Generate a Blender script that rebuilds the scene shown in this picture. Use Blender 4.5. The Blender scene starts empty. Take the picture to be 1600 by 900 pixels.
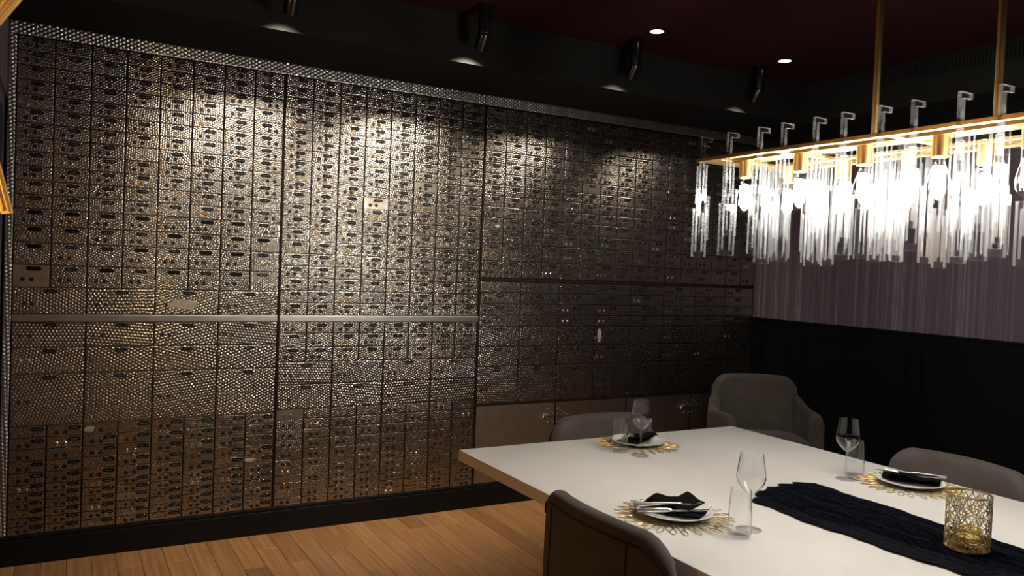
import bpy, bmesh, math, random
import numpy as np
from mathutils import Vector, Matrix
PI = math.pi
random.seed(7)
sc = bpy.context.scene
COL = sc.collection

# ------------------------------------------------------------------ camera
cam_d = bpy.data.cameras.new('camera'); cam = bpy.data.objects.new('camera', cam_d); COL.objects.link(cam)
FPX = 1246.62
cam_d.sensor_width = 36.0; cam_d.lens = FPX / 1600 * 36.0; cam_d.clip_start = 0.02
def cam_axes(yaw, pitch, roll):
    f = Vector((math.sin(yaw)*math.cos(pitch), math.cos(yaw)*math.cos(pitch), math.sin(pitch)))
    r0 = Vector((math.cos(yaw), -math.sin(yaw), 0)); u0 = r0.cross(f)
    r = r0*math.cos(roll) + u0*math.sin(roll); u = -r0*math.sin(roll) + u0*math.cos(roll)
    return r, u, f
_r, _u, _f = cam_axes(0.514904, -0.0251072, 0.0389545)
cam.matrix_world = Matrix(((_r.x, _u.x, -_f.x, 0), (_r.y, _u.y, -_f.y, 0), (_r.z, _u.z, -_f.z, 1.45), (0, 0, 0, 1)))
sc.camera = cam

# ------------------------------------------------------------------ world, view
w = bpy.data.worlds.new('world'); sc.world = w; w.use_nodes = True
w.node_tree.nodes['Background'].inputs[0].default_value = (0.02, 0.02, 0.024, 1)
w.node_tree.nodes['Background'].inputs[1].default_value = 0.1
vs = sc.view_settings
vs.view_transform = 'Standard'; vs.look = 'None'; vs.gamma = 1.0; vs.use_curve_mapping = False
vs.exposure = 0.0
sc.cycles.max_bounces = 12; sc.cycles.transparent_max_bounces = 40
sc.cycles.caustics_reflective = False; sc.cycles.caustics_refractive = False

SPOT_W = 78.0          # four ceiling spots washing the box wall
BULB = 320.0            # chandelier filaments
ROD_LAMP_W = 9.0       # gold rod pendant

# ------------------------------------------------------------------ helpers
def link(o, parent=None):
    COL.objects.link(o)
    if parent is not None: o.parent = parent
    return o
def tag(o, label=None, cat=None, group=None, kind=None):
    if label: o['label'] = label
    if cat: o['category'] = cat
    if group: o['group'] = group
    if kind: o['kind'] = kind
    return o
def thing(name, label, cat, loc=(0, 0, 0), rz=0.0, group=None):
    o = bpy.data.objects.new(name, None); COL.objects.link(o)
    o.location = loc; o.rotation_euler = (0, 0, rz); o.empty_display_size = 0.05
    return tag(o, label, cat, group)
def copy_tree(o, parent=None):
    c = o.copy(); COL.objects.link(c); c.parent = parent
    for ch in o.children: copy_tree(ch, c)
    return c

class MB:
    """collects verts / faces of ONE part"""
    def __init__(s): s.v = []; s.f = []; s.m = []
    def add(s, vs, fs, mi=0):
        k = len(s.v); s.v += [tuple(p) for p in vs]; s.f += [tuple(i + k for i in q) for q in fs]; s.m += [mi]*len(fs); return s
    def box(s, x0, x1, y0, y1, z0, z1, mi=0):
        return s.add([(x0,y0,z0),(x1,y0,z0),(x1,y1,z0),(x0,y1,z0),(x0,y0,z1),(x1,y0,z1),(x1,y1,z1),(x0,y1,z1)],
                     [(0,3,2,1),(4,5,6,7),(0,1,5,4),(1,2,6,5),(2,3,7,6),(3,0,4,7)], mi)
    def prism(s, pts, y0, y1, mi=0, emi=None):
        """outline in x,z extruded along y"""
        n = len(pts); emi = mi if emi is None else emi
        s.add([(p[0], y0, p[1]) for p in pts] + [(p[0], y1, p[1]) for p in pts],
              [tuple(range(n)), tuple(range(2*n-1, n-1, -1))], mi)
        k = len(s.v) - 2*n
        for i in range(n):
            j = (i+1) % n; s.f.append((k+i, k+n+i, k+n+j, k+j)); s.m.append(emi)
        return s
    def lathe(s, prof, n=32, c=(0,0,0), mi=0, closed=False):
        k = len(s.v); m = len(prof)
        for (r, z) in prof:
            for i in range(n):
                a = 2*PI*i/n; s.v.append((c[0]+r*math.cos(a), c[1]+r*math.sin(a), c[2]+z))
        for j in range(m if closed else m-1):
            j2 = (j+1) % m
            for i in range(n):
                i2 = (i+1) % n; s.f.append((k+j*n+i, k+j*n+i2, k+j2*n+i2, k+j2*n+i)); s.m.append(mi)
        return s
    def tube(s, pts, r, n=8, mi=0, closed=False, cap=True, rad=None):
        pts = [Vector(p) for p in pts]; m = len(pts); k = len(s.v); prev = None
        for i, p in enumerate(pts):
            if closed: d = pts[(i+1) % m] - pts[i-1]
            else: d = pts[min(i+1, m-1)] - pts[max(i-1, 0)]
            d.normalize()
            if prev is None: a = d.cross(Vector((0,0,1)) if abs(d.z) < .9 else Vector((1,0,0)))
            else: a = prev - d*prev.dot(d)
            a.normalize(); prev = a; b = d.cross(a); rr = rad[i] if rad else r
            for q in range(n):
                t = 2*PI*q/n; s.v.append(tuple(p + a*(rr*math.cos(t)) + b*(rr*math.sin(t))))
        for i in range(m if closed else m-1):
            i2 = (i+1) % m
            for q in range(n):
                q2 = (q+1) % n; s.f.append((k+i*n+q, k+i*n+q2, k+i2*n+q2, k+i2*n+q)); s.m.append(mi)
        if cap and not closed:
            s.f.append(tuple(range(k+n-1, k-1, -1))); s.m.append(mi)
            s.f.append(tuple(range(k+(m-1)*n, k+m*n))); s.m.append(mi)
        return s
    def mesh(s, name, mats, smooth=False, fix=True):
        me = bpy.data.meshes.new(name); me.from_pydata(s.v, [], s.f)
        if not isinstance(mats, (list, tuple)): mats = [mats]
        for m in mats: me.materials.append(m)
        me.polygons.foreach_set('material_index', s.m)
        if fix and not getattr(s, 'smooth_first', 0):
            bm = bmesh.new(); bm.from_mesh(me); bmesh.ops.recalc_face_normals(bm, faces=bm.faces); bm.to_mesh(me); bm.free()
        if getattr(s, 'smooth_first', 0):
            me.polygons.foreach_set('use_smooth', [k < s.smooth_first for k in range(len(me.polygons))]); fix = False
        if smooth:
            me.polygons.foreach_set('use_smooth', [True]*len(me.polygons))
            try: me.set_sharp_from_angle(angle=math.radians(40))
            except Exception: pass
        me.update(); return me
    def build(s, name, mats, parent=None, loc=(0,0,0), rot=(0,0,0), smooth=False, bevel=0, seg=2):
        o = bpy.data.objects.new(name, s.mesh(name, mats, smooth)); o.location = loc; o.rotation_euler = rot
        if bevel:
            b = o.modifiers.new('bevel', 'BEVEL'); b.width = bevel; b.segments = seg; b.limit_method = 'ANGLE'
        return link(o, parent)
def inst(name, me, parent=None, loc=(0,0,0), rot=(0,0,0), scale=(1,1,1)):
    o = bpy.data.objects.new(name, me); o.location = loc; o.rotation_euler = rot; o.scale = scale
    return link(o, parent)

def dimpled(wd, ht, pitch, amp, deg, seed, jit=.0, t=.010, sub=5, loc=(0, 0, 0)):
    """steel sheet facing -y, struck with staggered rows of round bosses; slot 0 face, slot 1 edges and back"""
    nx = max(2, int(round(wd/pitch*sub))); nz = max(2, int(round(ht/pitch*sub)))
    X, Z = np.meshgrid(np.linspace(-wd/2, wd/2, nx+1), np.linspace(-ht/2, ht/2, nz+1))
    if amp > 0:
        rs = np.random.RandomState(seed); a = math.radians(deg); ox_, oz_ = rs.uniform(0, pitch, 2)
        wob = .35*pitch*np.sin(Z*23+seed)*jit*3
        U = (X*math.cos(a)+Z*math.sin(a)+ox_+wob)/pitch; V = (-X*math.sin(a)+Z*math.cos(a)+oz_)/(pitch*.88)
        tab = (rs.rand(64, 64, 2)-.5)*jit; D = np.full(X.shape, 9.0); iv0 = np.floor(V).astype(int)
        for dv in (-1, 0, 1, 2):
            iv = iv0+dv; sh = .5*(iv % 2); iu0 = np.floor(U-sh).astype(int)
            for du in (-1, 0, 1, 2):
                iu = iu0+du; cu = iu+sh+tab[iu % 64, iv % 64, 0]; cv = iv+tab[iu % 64, iv % 64, 1]
                D = np.minimum(D, np.hypot(U-cu, (V-cv)*.88))
        Hh = amp*.5*(1+np.cos(np.pi*np.clip(D/.56, 0, 1)))
        Hh[0, :] = Hh[-1, :] = 0; Hh[:, 0] = Hh[:, -1] = 0
    else: Hh = np.zeros(X.shape)
    b = MB(); W_ = nx+1
    b.v = [(float(x_)+loc[0], float(-h_)+loc[1], float(z_)+loc[2]) for x_, h_, z_ in zip(X.ravel(), Hh.ravel(), Z.ravel())]
    for j in range(nz):
        for i in range(nx): k_ = j*W_+i; b.f.append((k_, k_+1, k_+W_+1, k_+W_)); b.m.append(0)
    x0_, x1_, z0_, z1_ = -wd/2+loc[0], wd/2+loc[0], -ht/2+loc[2], ht/2+loc[2]; y0_, y1_ = loc[1]+.0001, loc[1]+t
    b.add([(x0_,y0_,z0_),(x1_,y0_,z0_),(x1_,y0_,z1_),(x0_,y0_,z1_),(x0_,y1_,z0_),(x1_,y1_,z0_),(x1_,y1_,z1_),(x0_,y1_,z1_)],
          [(0,4,5,1),(1,5,6,2),(2,6,7,3),(3,7,4,0),(4,7,6,5)], 1)
    b.smooth_first = nx*nz
    return b

# ------------------------------------------------------------------ materials
class NT:
    def __init__(s, name):
        s.mat = bpy.data.materials.new(name); s.mat.use_nodes = True; s.t = s.mat.node_tree
        s.b = s.t.nodes['Principled BSDF']; s.out = s.t.nodes['Material Output']
    def n(s, typ, **kw):
        x = s.t.nodes.new(typ)
        for k, v in kw.items():
            if k.startswith('i_'):
                key = k[2:]; key = int(key) if key.isdigit() else key.replace('_', ' ')
                if hasattr(v, 'is_output'): s.t.links.new(v, x.inputs[key])
                else: x.inputs[key].default_value = v
            else: setattr(x, k, v)
        return x
    def l(s, a, b): s.t.links.new(a, b)
    def math(s, op, a, b=None, clamp=False):
        x = s.n('ShaderNodeMath', operation=op); x.use_clamp = clamp
        for i, v in enumerate((a, b)):
            if v is None: continue
            if hasattr(v, 'is_output'): s.l(v, x.inputs[i])
            else: x.inputs[i].default_value = v
        return x.outputs[0]
    def ramp(s, fac, stops, interp='LINEAR'):
        x = s.n('ShaderNodeValToRGB'); x.color_ramp.interpolation = interp; e = x.color_ramp.elements
        while len(e) > 1: e.remove(e[-1])
        e[0].position = stops[0][0]; e[0].color = (*stops[0][1], 1)
        for p, c in stops[1:]: q = e.new(p); q.color = (*c, 1)
        s.l(fac, x.inputs[0]); return x.outputs[0]
    def set(s, **kw):
        for k, v in kw.items():
            key = {'spec': 'Specular IOR Level', 'sheen': 'Sheen Weight', 'coat': 'Coat Weight'}.get(k, k.replace('_', ' ').title() if k != 'base' else 'Base Color')
            if key == 'Base Color' and not hasattr(v, 'is_output'): v = (*v, 1)
            if hasattr(v, 'is_output'): s.l(v, s.b.inputs[key])
            else: s.b.inputs[key].default_value = v
        return s
def simple(name, col, rough=.5, metal=0.0, noise=0.0, bump=0.0, scale=40, **kw):
    m = NT(name); tc = m.n('ShaderNodeTexCoord').outputs['Object']
    nz = m.n('ShaderNodeTexNoise', i_Vector=tc, i_Scale=scale, i_Detail=4.0).outputs[0]
    if noise:
        a = tuple(c*(1-noise) for c in col); b = tuple(min(1, c*(1+noise)) for c in col)
        m.set(base=m.ramp(nz, [(.3, a), (.7, b)]))
    else: m.set(base=col)
    m.set(roughness=rough, metallic=metal, **kw)
    if bump:
        m.l(m.n('ShaderNodeBump', i_Height=nz, i_Strength=bump, i_Distance=.002).outputs[0], m.b.inputs['Normal'])
    return m.mat

def hammered(name, col, rough=.22, dirt=.22, per_door=True):
    """old steel sheet, tone and stains differ from sheet to sheet (the dimples are real geometry)"""
    m = NT(name); tc = m.n('ShaderNodeTexCoord').outputs['Object']
    oi = m.n('ShaderNodeObjectInfo').outputs['Random']
    big = m.n('ShaderNodeTexNoise', i_Vector=tc, i_Scale=9.0, i_Detail=5.0, i_Roughness=.6)
    if per_door:
        wn = m.n('ShaderNodeTexWhiteNoise', noise_dimensions='1D'); m.l(oi, wn.inputs['W'])
        sep0 = m.n('ShaderNodeSeparateColor', i_0=wn.outputs['Color'])
        off = m.n('ShaderNodeCombineXYZ'); m.l(m.math('MULTIPLY', oi, 91.0), off.inputs[1])
        m.l(m.n('ShaderNodeVectorMath', operation='ADD', i_0=tc, i_1=off.outputs[0]).outputs[0], big.inputs['Vector'])
    dk = tuple(c*(1-dirt) for c in col)
    cr = m.ramp(big.outputs[0], [(.32, dk), (.55, col), (.8, tuple(min(1, c*1.12) for c in col))])
    if per_door:
        tint = m.ramp(sep0.outputs[1], [(0, (.86, .86, .86)), (.5, (1, .985, .96)), (1, (1, .95, .90))])
        mx = m.n('ShaderNodeMix', data_type='RGBA', blend_type='MULTIPLY'); mx.inputs[0].default_value = 1; m.l(cr, mx.inputs[6]); m.l(tint, mx.inputs[7]); cr = mx.outputs[2]
    rr = m.n('ShaderNodeMapRange', i_0=big.outputs[0]); rr.inputs[3].default_value = rough+.12; rr.inputs[4].default_value = rough-.06
    m.set(base=cr, metallic=1.0, roughness=rr.outputs[0])
    return m.mat

M = {}
M['hammer'] = hammered('hammered_steel', (.40, .375, .34))
M['smooth'] = hammered('worn_steel', (.50, .46, .40), rough=.32, dirt=.4)
M['locker'] = hammered('hammered_bronze_steel', (.42, .36, .30), rough=.36)
M['bead'] = hammered('beaded_trim_steel', (.45, .43, .41), rough=.30, per_door=False)
M['frame'] = simple('dark_brown_metal', (.014, .008, .0055), .6, 0.0, .3, spec=.12)
M['bar'] = simple('brushed_steel', (.48, .46, .43), .36, 1.0, .12, scale=8)
M['plate'] = simple('black_enamel', (.003, .0026, .003), .5, spec=.12)
M['digit'] = simple('worn_ivory_paint', (.30, .26, .21), .6)
M['lock_dark'] = simple('dark_bronze', (.055, .03, .018), .4, .8)
M['lock_hole'] = simple('empty_hole_black', (.003, .003, .003), .8)
M['lock_brass'] = simple('old_brass', (.30, .21, .11), .4, 1.0)
M['lock_steel'] = simple('polished_steel', (.75, .74, .72), .15, 1.0)
M['sticker'] = simple('paper_residue', (.30, .27, .22), .8, 0, .3, scale=60)
M['black'] = simple('black_paint', (.0030, .0032, .0036), .5, spec=.25)
M['ceil_black'] = simple('matte_black_ceiling', (.015, .0147, .0140), .8, 0, .1, spec=.1)
M['ceil_red'] = simple('oxblood_ceiling', (.026, .0072, .0085), .8, 0, .15, scale=90, spec=.1)
M['navy'] = simple('blue_black_panelling', (.0032, .0040, .0056), .6, spec=.12)
M['cyl'] = simple('black_satin_metal', (.004, .004, .005), .22, 0.0, spec=.5)
M['gold'] = simple('brushed_gold', (.62, .43, .19), .33, 1.0, .08, scale=20)
M['pale_brass'] = simple('pale_brass', (.60, .50, .29), .35, 1.0, .08, scale=20)
M['gold_bright'] = simple('polished_gold', (.85, .52, .16), .42, .6)
M['mat_gold'] = simple('antique_gold_vinyl', (.52, .37, .13), .35, .9)
M['white_dish'] = simple('white_porcelain', (.80, .79, .76), .18)
M['napkin'] = simple('black_napkin_linen', (.0022, .0022, .003), .9, 0, .2, .4, 300, spec=.1)
M['steel'] = simple('stainless_cutlery', (.82, .81, .79), .28, 1.0)
M['quartz'] = simple('white_quartz', (.80, .785, .75), .2, 0, .025, scale=6)
M['table_base'] = simple('dark_table_base', (.02, .019, .018), .5)
M['grey_door'] = simple('grey_blue_door', (.05, .055, .065), .45)
M['wax'] = simple('candle_wax', (.75, .68, .50), .5)

def velvet():
    m = NT('taupe_velvet'); tc = m.n('ShaderNodeTexCoord').outputs['Object']
    nz = m.n('ShaderNodeTexNoise', i_Vector=tc, i_Scale=7.0, i_Detail=3.0).outputs[0]
    m.set(base=m.ramp(nz, [(.3, (.060, .050, .044)), (.7, (.086, .072, .064))]), roughness=.85, sheen=.12, spec=.2)
    f = m.n('ShaderNodeTexNoise', i_Vector=tc, i_Scale=900.0).outputs[0]
    m.l(m.n('ShaderNodeBump', i_Height=f, i_Strength=.15, i_Distance=.001).outputs[0], m.b.inputs['Normal'])
    return m.mat
M['velvet'] = velvet()
M['piping'] = simple('taupe_piping', (.022, .018, .016), .7, spec=.2)

def wallpaper():
    m = NT('plum_strie_wallpaper'); tc = m.n('ShaderNodeTexCoord').outputs['Object']
    mp = m.n('ShaderNodeMapping', i_Vector=tc); mp.inputs['Scale'].default_value = (95, 95, .5)
    a = m.n('ShaderNodeTexNoise', i_Vector=mp.outputs[0], i_Scale=1.0, i_Detail=2.0).outputs[0]
    mp2 = m.n('ShaderNodeMapping', i_Vector=tc); mp2.inputs['Scale'].default_value = (33, 33, .25)
    b = m.n('ShaderNodeTexNoise', i_Vector=mp2.outputs[0], i_Scale=1.0, i_Detail=3.0).outputs[0]
    s = m.math('ADD', m.math('MULTIPLY', a, .6), m.math('MULTIPLY', b, .4))
    m.set(base=m.ramp(s, [(.38, (.108, .080, .112)), (.54, (.150, .118, .155)), (.64, (.28, .25, .29))]), roughness=.6)
    m.l(m.n('ShaderNodeBump', i_Height=s, i_Strength=.4, i_Distance=.002).outputs[0], m.b.inputs['Normal'])
    return m.mat
M['paper'] = wallpaper()

def wood(per_object=True):
    m = NT('oak_plank' if per_object else 'oak_floor_far'); tc = m.n('ShaderNodeTexCoord').outputs['Object']
    oi = m.n('ShaderNodeObjectInfo').outputs['Random']
    off = m.n('ShaderNodeCombineXYZ'); m.l(m.math('MULTIPLY', oi, 57.0), off.inputs[0]); m.l(m.math('MULTIPLY', oi, 23.0), off.inputs[1])
    v = m.n('ShaderNodeVectorMath', operation='ADD', i_0=tc, i_1=off.outputs[0]).outputs[0]
    mp = m.n('ShaderNodeMapping', i_Vector=v); mp.inputs['Scale'].default_value = (16, 1.3, 1)
    n1 = m.n('ShaderNodeTexNoise', i_Vector=mp.outputs[0], i_Scale=1.0, i_Detail=5.0, i_Roughness=.6, i_Distortion=1.2).outputs[0]
    wv = m.n('ShaderNodeTexWave', wave_type='BANDS', i_Vector=mp.outputs[0], i_Scale=.6, i_Distortion=5.0, i_Detail=2.0).outputs[0]
    g = m.math('ADD', m.math('MULTIPLY', n1, .88), m.math('MULTIPLY', wv, .12))
    c1 = m.ramp(g, [(.25, (.29, .138, .050)), (.5, (.41, .208, .080)), (.76, (.52, .285, .122))])
    tone = m.ramp(oi, [(0, (.62, .56, .52)), (.12, (.86, .84, .82)), (.5, (1, 1, 1)), (.85, (1.0, .94, .88)), (1, (.72, .60, .52))])
    mx = m.n('ShaderNodeMix', data_type='RGBA', blend_type='MULTIPLY'); mx.inputs[0].default_value = 1; m.l(c1, mx.inputs[6]); m.l(tone, mx.inputs[7])
    m.set(base=mx.outputs[2], roughness=.42)
    m.l(m.n('ShaderNodeBump', i_Height=n1, i_Strength=.15, i_Distance=.001).outputs[0], m.b.inputs['Normal'])
    return m.mat
M['plank'] = wood(True); M['floor_far'] = wood(False)

def clear(name, tint, haze, gloss_rough=.03, haze_col=(.9, .92, .95), edge=.32, base=.022, rim=1.0):
    """clear glass / acrylic: see-through with Fresnel gloss and a little milky scatter"""
    m = NT(name); m.t.nodes.remove(m.b)
    tr = m.n('ShaderNodeBsdfTransparent', i_Color=(*tint, 1))
    if rim < 1: m.l(m.ramp(m.n('ShaderNodeLayerWeight').outputs['Facing'], [(0, tint), (.6, tint), (1, tuple(c*rim for c in tint))]), tr.inputs['Color'])
    gl = m.n('ShaderNodeBsdfGlossy', i_Color=(1, 1, 1, 1), i_Roughness=gloss_rough)
    fc = m.n('ShaderNodeLayerWeight').outputs['Facing']
    fr = m.math('ADD', m.math('MULTIPLY', m.math('POWER', fc, 4.0), edge), base)
    mx = m.n('ShaderNodeMixShader'); m.l(fr, mx.inputs[0]); m.l(tr.outputs[0], mx.inputs[1]); m.l(gl.outputs[0], mx.inputs[2])
    res = mx.outputs[0]
    if haze:
        df = m.n('ShaderNodeBsdfDiffuse', i_Color=(*haze_col, 1)); tl = m.n('ShaderNodeBsdfTranslucent', i_Color=(*haze_col, 1))
        m2 = m.n('ShaderNodeMixShader'); m2.inputs[0].default_value = .5; m.l(df.outputs[0], m2.inputs[1]); m.l(tl.outputs[0], m2.inputs[2])
        m3 = m.n('ShaderNodeMixShader'); m3.inputs[0].default_value = haze; m.l(res, m3.inputs[1]); m.l(m2.outputs[0], m3.inputs[2]); res = m3.outputs[0]
    m.l(res, m.out.inputs['Surface']); return m.mat
M['glass'] = clear('drinking_glass', (.985, .988, .988), .0, .03, edge=.75, base=.035, rim=.45)
M['envelope'] = clear('bulb_glass', (1, .98, .95), .0, .02)
M['acrylic'] = clear('clear_acrylic', (.975, .978, .98), .002, .10, edge=.12, base=.012)
M['acrylic_edge'] = clear('acrylic_cut_edge', (.95, .96, .97), .09, .20, edge=.12, base=.02)
M['amber_glass'] = clear('amber_votive_glass', (.95, .85, .55), .15, .05, (.8, .65, .3))
def emis(name, col, st):
    m = NT(name); m.set(base=(0, 0, 0)); m.b.inputs['Emission Color'].default_value = (*col, 1); m.b.inputs['Emission Strength'].default_value = st; return m.mat
M['filament'] = emis('led_filament', (1, .95, .87), BULB)
M['downlight'] = emis('downlight_lens', (1, .97, .92), 6.0)
M['warm_bulb'] = emis('warm_bulb', (1, .60, .24), 280.0)

def cloth():
    m = NT('navy_gauze'); tc = m.n('ShaderNodeTexCoord').outputs['Object']
    mp = m.n('ShaderNodeMapping', i_Vector=tc); mp.inputs['Scale'].default_value = (120, 14, 30)
    cr = m.n('ShaderNodeTexNoise', i_Vector=mp.outputs[0], i_Scale=1.0, i_Detail=4.0, i_Roughness=.65, i_Distortion=1.5).outputs[0]
    m.set(base=m.ramp(cr, [(.35, (.0010, .0017, .0042)), (.65, (.0055, .0085, .0170))]), roughness=.8, spec=.08)  # crease shading painted in: colour follows crinkle height, troughs darker
    m.l(m.n('ShaderNodeBump', i_Height=cr, i_Strength=1.0, i_Distance=.008).outputs[0], m.b.inputs['Normal'])
    return m.mat
M['cloth'] = cloth()

# ------------------------------------------------------------------ the room
WY = 4.25            # door faces of the box wall
XW = 4.46            # right wall
ZC = 2.70            # ceiling
XL, YF = -3.2, -2.6
def struct(name, b, mat, label=None, parent=None, **kw):
    o = b.build(name, mat, parent, **kw)
    if parent is None: o['kind'] = 'structure'
    if label: o['label'] = label
    return o
floor = struct('floor', MB().box(XL, XW+.1, YF, 4.33, -.10, -.012), M['floor_far'], 'warm oak plank floor running towards the metal box wall')
# planks: each its own object where the camera can see the floor or close to it
pw = .103
plank_me = {}
x = -.98; nplank = 0
while x < XW - .01:
    y = 4.24; first = True
    while y > .2:
        L = random.choice((.62, .84, 1.05, 1.26)) if not first else random.choice((.22, .45, .7, .95))
        first = False
        if L not in plank_me:
            b = MB(); e = .0012; h = .012; a = pw/2 - .0007; l = L/2 - .0007
            b.add([(-a,-l,0),(a,-l,0),(a,l,0),(-a,l,0),(-a,-l,h-e),(a,-l,h-e),(a,l,h-e),(-a,l,h-e),(-a+e,-l+e,h),(a-e,-l+e,h),(a-e,l-e,h),(-a+e,l-e,h)],
                  [(0,3,2,1),(0,1,5,4),(1,2,6,5),(2,3,7,6),(3,0,4,7),(4,5,9,8),(5,6,10,9),(6,7,11,10),(7,4,8,11),(8,9,10,11)])
            plank_me[L] = b.mesh('plank', M['plank'])
        inst('plank', plank_me[L], floor, (x+pw/2, y-L/2, -.012)); nplank += 1
        y -= L
    x += pw
struct('floor_edge', MB().box(XL, -.985, YF, 4.33, -.012, 0), M['floor_far'], 'oak floor continuing beyond the boards to the left')
struct('floor_front', MB().box(-.985, XW, YF, -.62, -.012, 0), M['floor_far'], 'oak floor continuing behind the camera')

struct('wall_back', MB().box(XL, XW+.1, 4.302, 4.40, 0, ZC), M['black'], 'black wall that carries the bank of metal boxes')
struct('wall_front', MB().box(XL, XW+.1, YF-.1, YF, 0, ZC), M['navy'], 'dark panelled wall behind the viewer')
struct('wall_side', MB().box(XL-.1, XL, YF, 4.4, 0, ZC), M['navy'], 'dark wall far out to the left')
wr = struct('wall_right', MB().box(XW, XW+.1, YF, 4.30, 0, 1.155), M['navy'], 'blue-black panelled lower wall behind the table')
struct('wall_paper', MB().box(XW+.004, XW+.1, YF, 4.30, 1.155, 2.22), M['paper'], 'plum striated wallpaper above the dark panelling')
struct('wall_upper', MB().box(XW, XW+.1, YF, 4.30, 2.22, ZC), M['black'], 'black upper band of the right wall')
# panel mouldings of the dark wainscot
y = 4.17
while y > YF + .8:
    y1 = y - .27 if y > 4.1 else y - .80
    b = MB()
    for (a0, a1, z0, z1) in ((y1, y, 1.055, 1.07), (y1, y, .25, .265), (y1, y1+.015, .265, 1.055), (y-.015, y, .265, 1.055)):
        b.box(XW-.010, XW+.001, a0, a1, z0, z1)
    b.build('panel_moulding', M['navy'], wr); y = y1 - .09
struct('trim_1', MB().box(XW-.016, XW+.01, YF, 4.24, 1.14, 1.158), M['navy'], 'narrow dark cap rail on the panelling', bevel=.003)
struct('baseboard_right', MB().box(XW-.018, XW+.01, YF, 4.23, 0, .12), M['black'], 'black skirting along the right wall')
# ceiling
struct('ceiling', MB().box(XL, XW+.1, YF-.1, 4.40, ZC, ZC+.1), M['ceil_red'], 'dark oxblood ceiling')
struct('ceiling_bulkhead', MB().box(XL, XW, 3.63, 4.30, 2.476, ZC).box(XL, XW, 3.63, 3.645, 2.463, 2.476), M['ceil_black'], 'dropped black bulkhead above the box wall, with added shading lip')  # second box: lip added to lower the bulkhead's shadow on the doors
struct('ceiling_border', MB().box(4.14, XW, YF, 3.63, 2.45, ZC), M['ceil_black'], 'dropped black bulkhead along the right wall')
# air grille in the right bulkhead
vg = thing('air_vent', 'long black slotted air grille high on the right bulkhead', 'vent', (4.14, 2.0, 2.60))
MB().box(-.004, .0, 0, 1.13, 0, .075).build('backing', M['black'], vg)
b = MB(); b.box(-.012, 0, -.015, 1.145, -.012, 0); b.box(-.012, 0, -.015, 1.145, .075, .087); b.box(-.012, 0, -.015, 0, 0, .075); b.box(-.012, 0, 1.13, 1.145, 0, .075)
b.build('vent_frame', M['ceil_black'], vg)
sl = MB().box(-.011, -.003, -.006, .006, 0, .075).mesh('slat', M['ceil_black'])
for i in range(56): inst('slat', sl, vg, (0, .01+i*.0202, 0))
# left return wall with a doorway
struct('wall_left', MB().box(-.42, -.226, 3.0, 4.30, 2.13, ZC), M['paper'], 'plum wallpapered wall over the doorway at the left edge')
struct('wall_return', MB().box(-.42, -.226, 2.85, 3.0, 0, ZC), M['paper'], 'plum wallpapered end of the short left wall')
dr = struct('door_1', MB().box(-.40, -.262, 3.0, 4.30, 0, 2.13), M['grey_door'], 'grey-blue door at the far left edge')
MB().box(-.263, -.234, 4.12, 4.30, 0, 2.13).box(-.263, -.234, 3.0, 4.12, 2.06, 2.13).build('door_frame', M['grey_door'], dr)
MB().tube([(-.262, 3.2, 1.0), (-.22, 3.2, 1.0), (-.22, 3.32, 1.0)], .009).build('door_handle', M['bar'], dr)
# plinth
struct('baseboard_back', MB().box(-.225, XW, 4.236, 4.30, 0, .118).box(-.225, XW, 4.243, 4.30, .118, .136), M['black'], 'black plinth under the metal boxes', bevel=.003)
struct('trim_2', dimpled(4.684, .060, .0185, .0046, 32, 91, loc=(2.118, 4.245, 2.444)), [M['bead'], M['frame']], 'beaded steel strip along the top of the box wall')
struct('trim_3', dimpled(.030, 2.277, .0180, .0050, 32, 92, loc=(-.209, 4.245, 1.2755)), [M['bead'], M['frame']], 'beaded steel strip down the left edge of the box wall')

# ------------------------------------------------------------------ safe deposit box wall
door_cache = {}
def door_mesh(wd, ht, mat, var=0):
    key = (round(wd, 4), round(ht, 4), mat.name, var)
    if key not in door_cache:
        rs = random.Random(len(door_cache)*7+3); area = wd*ht
        if mat is M['smooth']: p, amp = .016, .0007
        elif mat is M['locker']: p, amp = .0150, .0018
        elif area > .02: p, amp = rs.uniform(.0145, .0165), .0030
        else: p, amp = rs.uniform(.0116, .0138), .0020
        door_cache[key] = dimpled(wd, ht, p, amp, rs.choice((0, 25, 40, 58, 75, 110, 140, 160))+rs.uniform(-6, 6), len(door_cache), jit=rs.choice((.06, .15, .28))).mesh('box_door', [mat, M['frame']])
    return door_cache[key]
def stadium(wd, ht, n=5):
    r = ht/2; pts = []
    for s_, cx in ((1, wd/2-r), (-1, -wd/2+r)):
        for i in range(n+1):
            a = -PI/2 + PI*i/n; pts.append((cx + s_*r*math.cos(a), s_*r*math.sin(a)))
    return pts
def plate_mesh(wd, ht, nd, seed):
    """raised black number plate with worn, unreadable pale marks"""
    rnd = random.Random(seed); b = MB()
    k = .30*ht; core = [(-wd/2, 0), (-wd/2+k, -ht*.28), (-wd/2+k*1.8, -ht/2), (wd/2-k*1.8, -ht/2), (wd/2-k, -ht*.28), (wd/2, 0), (wd/2-k, ht*.28), (wd/2-k*1.8, ht/2), (-wd/2+k*1.8, ht/2), (-wd/2+k, ht*.28)]
    b.prism(core, -.0045, .001)
    for i in range(nd):
        if rnd.random() < .12: continue
        cx = (i-(nd-1)/2)*wd*.155; r = ht*.16*rnd.uniform(.7, 1.1); n = 6; pts = []
        for q in range(n):
            a = 2*PI*q/n; pts.append((cx + r*.75*math.cos(a)*rnd.uniform(.7, 1.1), r*math.sin(a)*rnd.uniform(.8, 1.1)))
        b.prism(pts, -.0052, -.004, 1)
    return b.mesh('number_plate', [M['plate'], M['digit']])
plates = [plate_mesh(.056, .0165, random.choice((3, 4, 4)), i) for i in range(8)]
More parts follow.
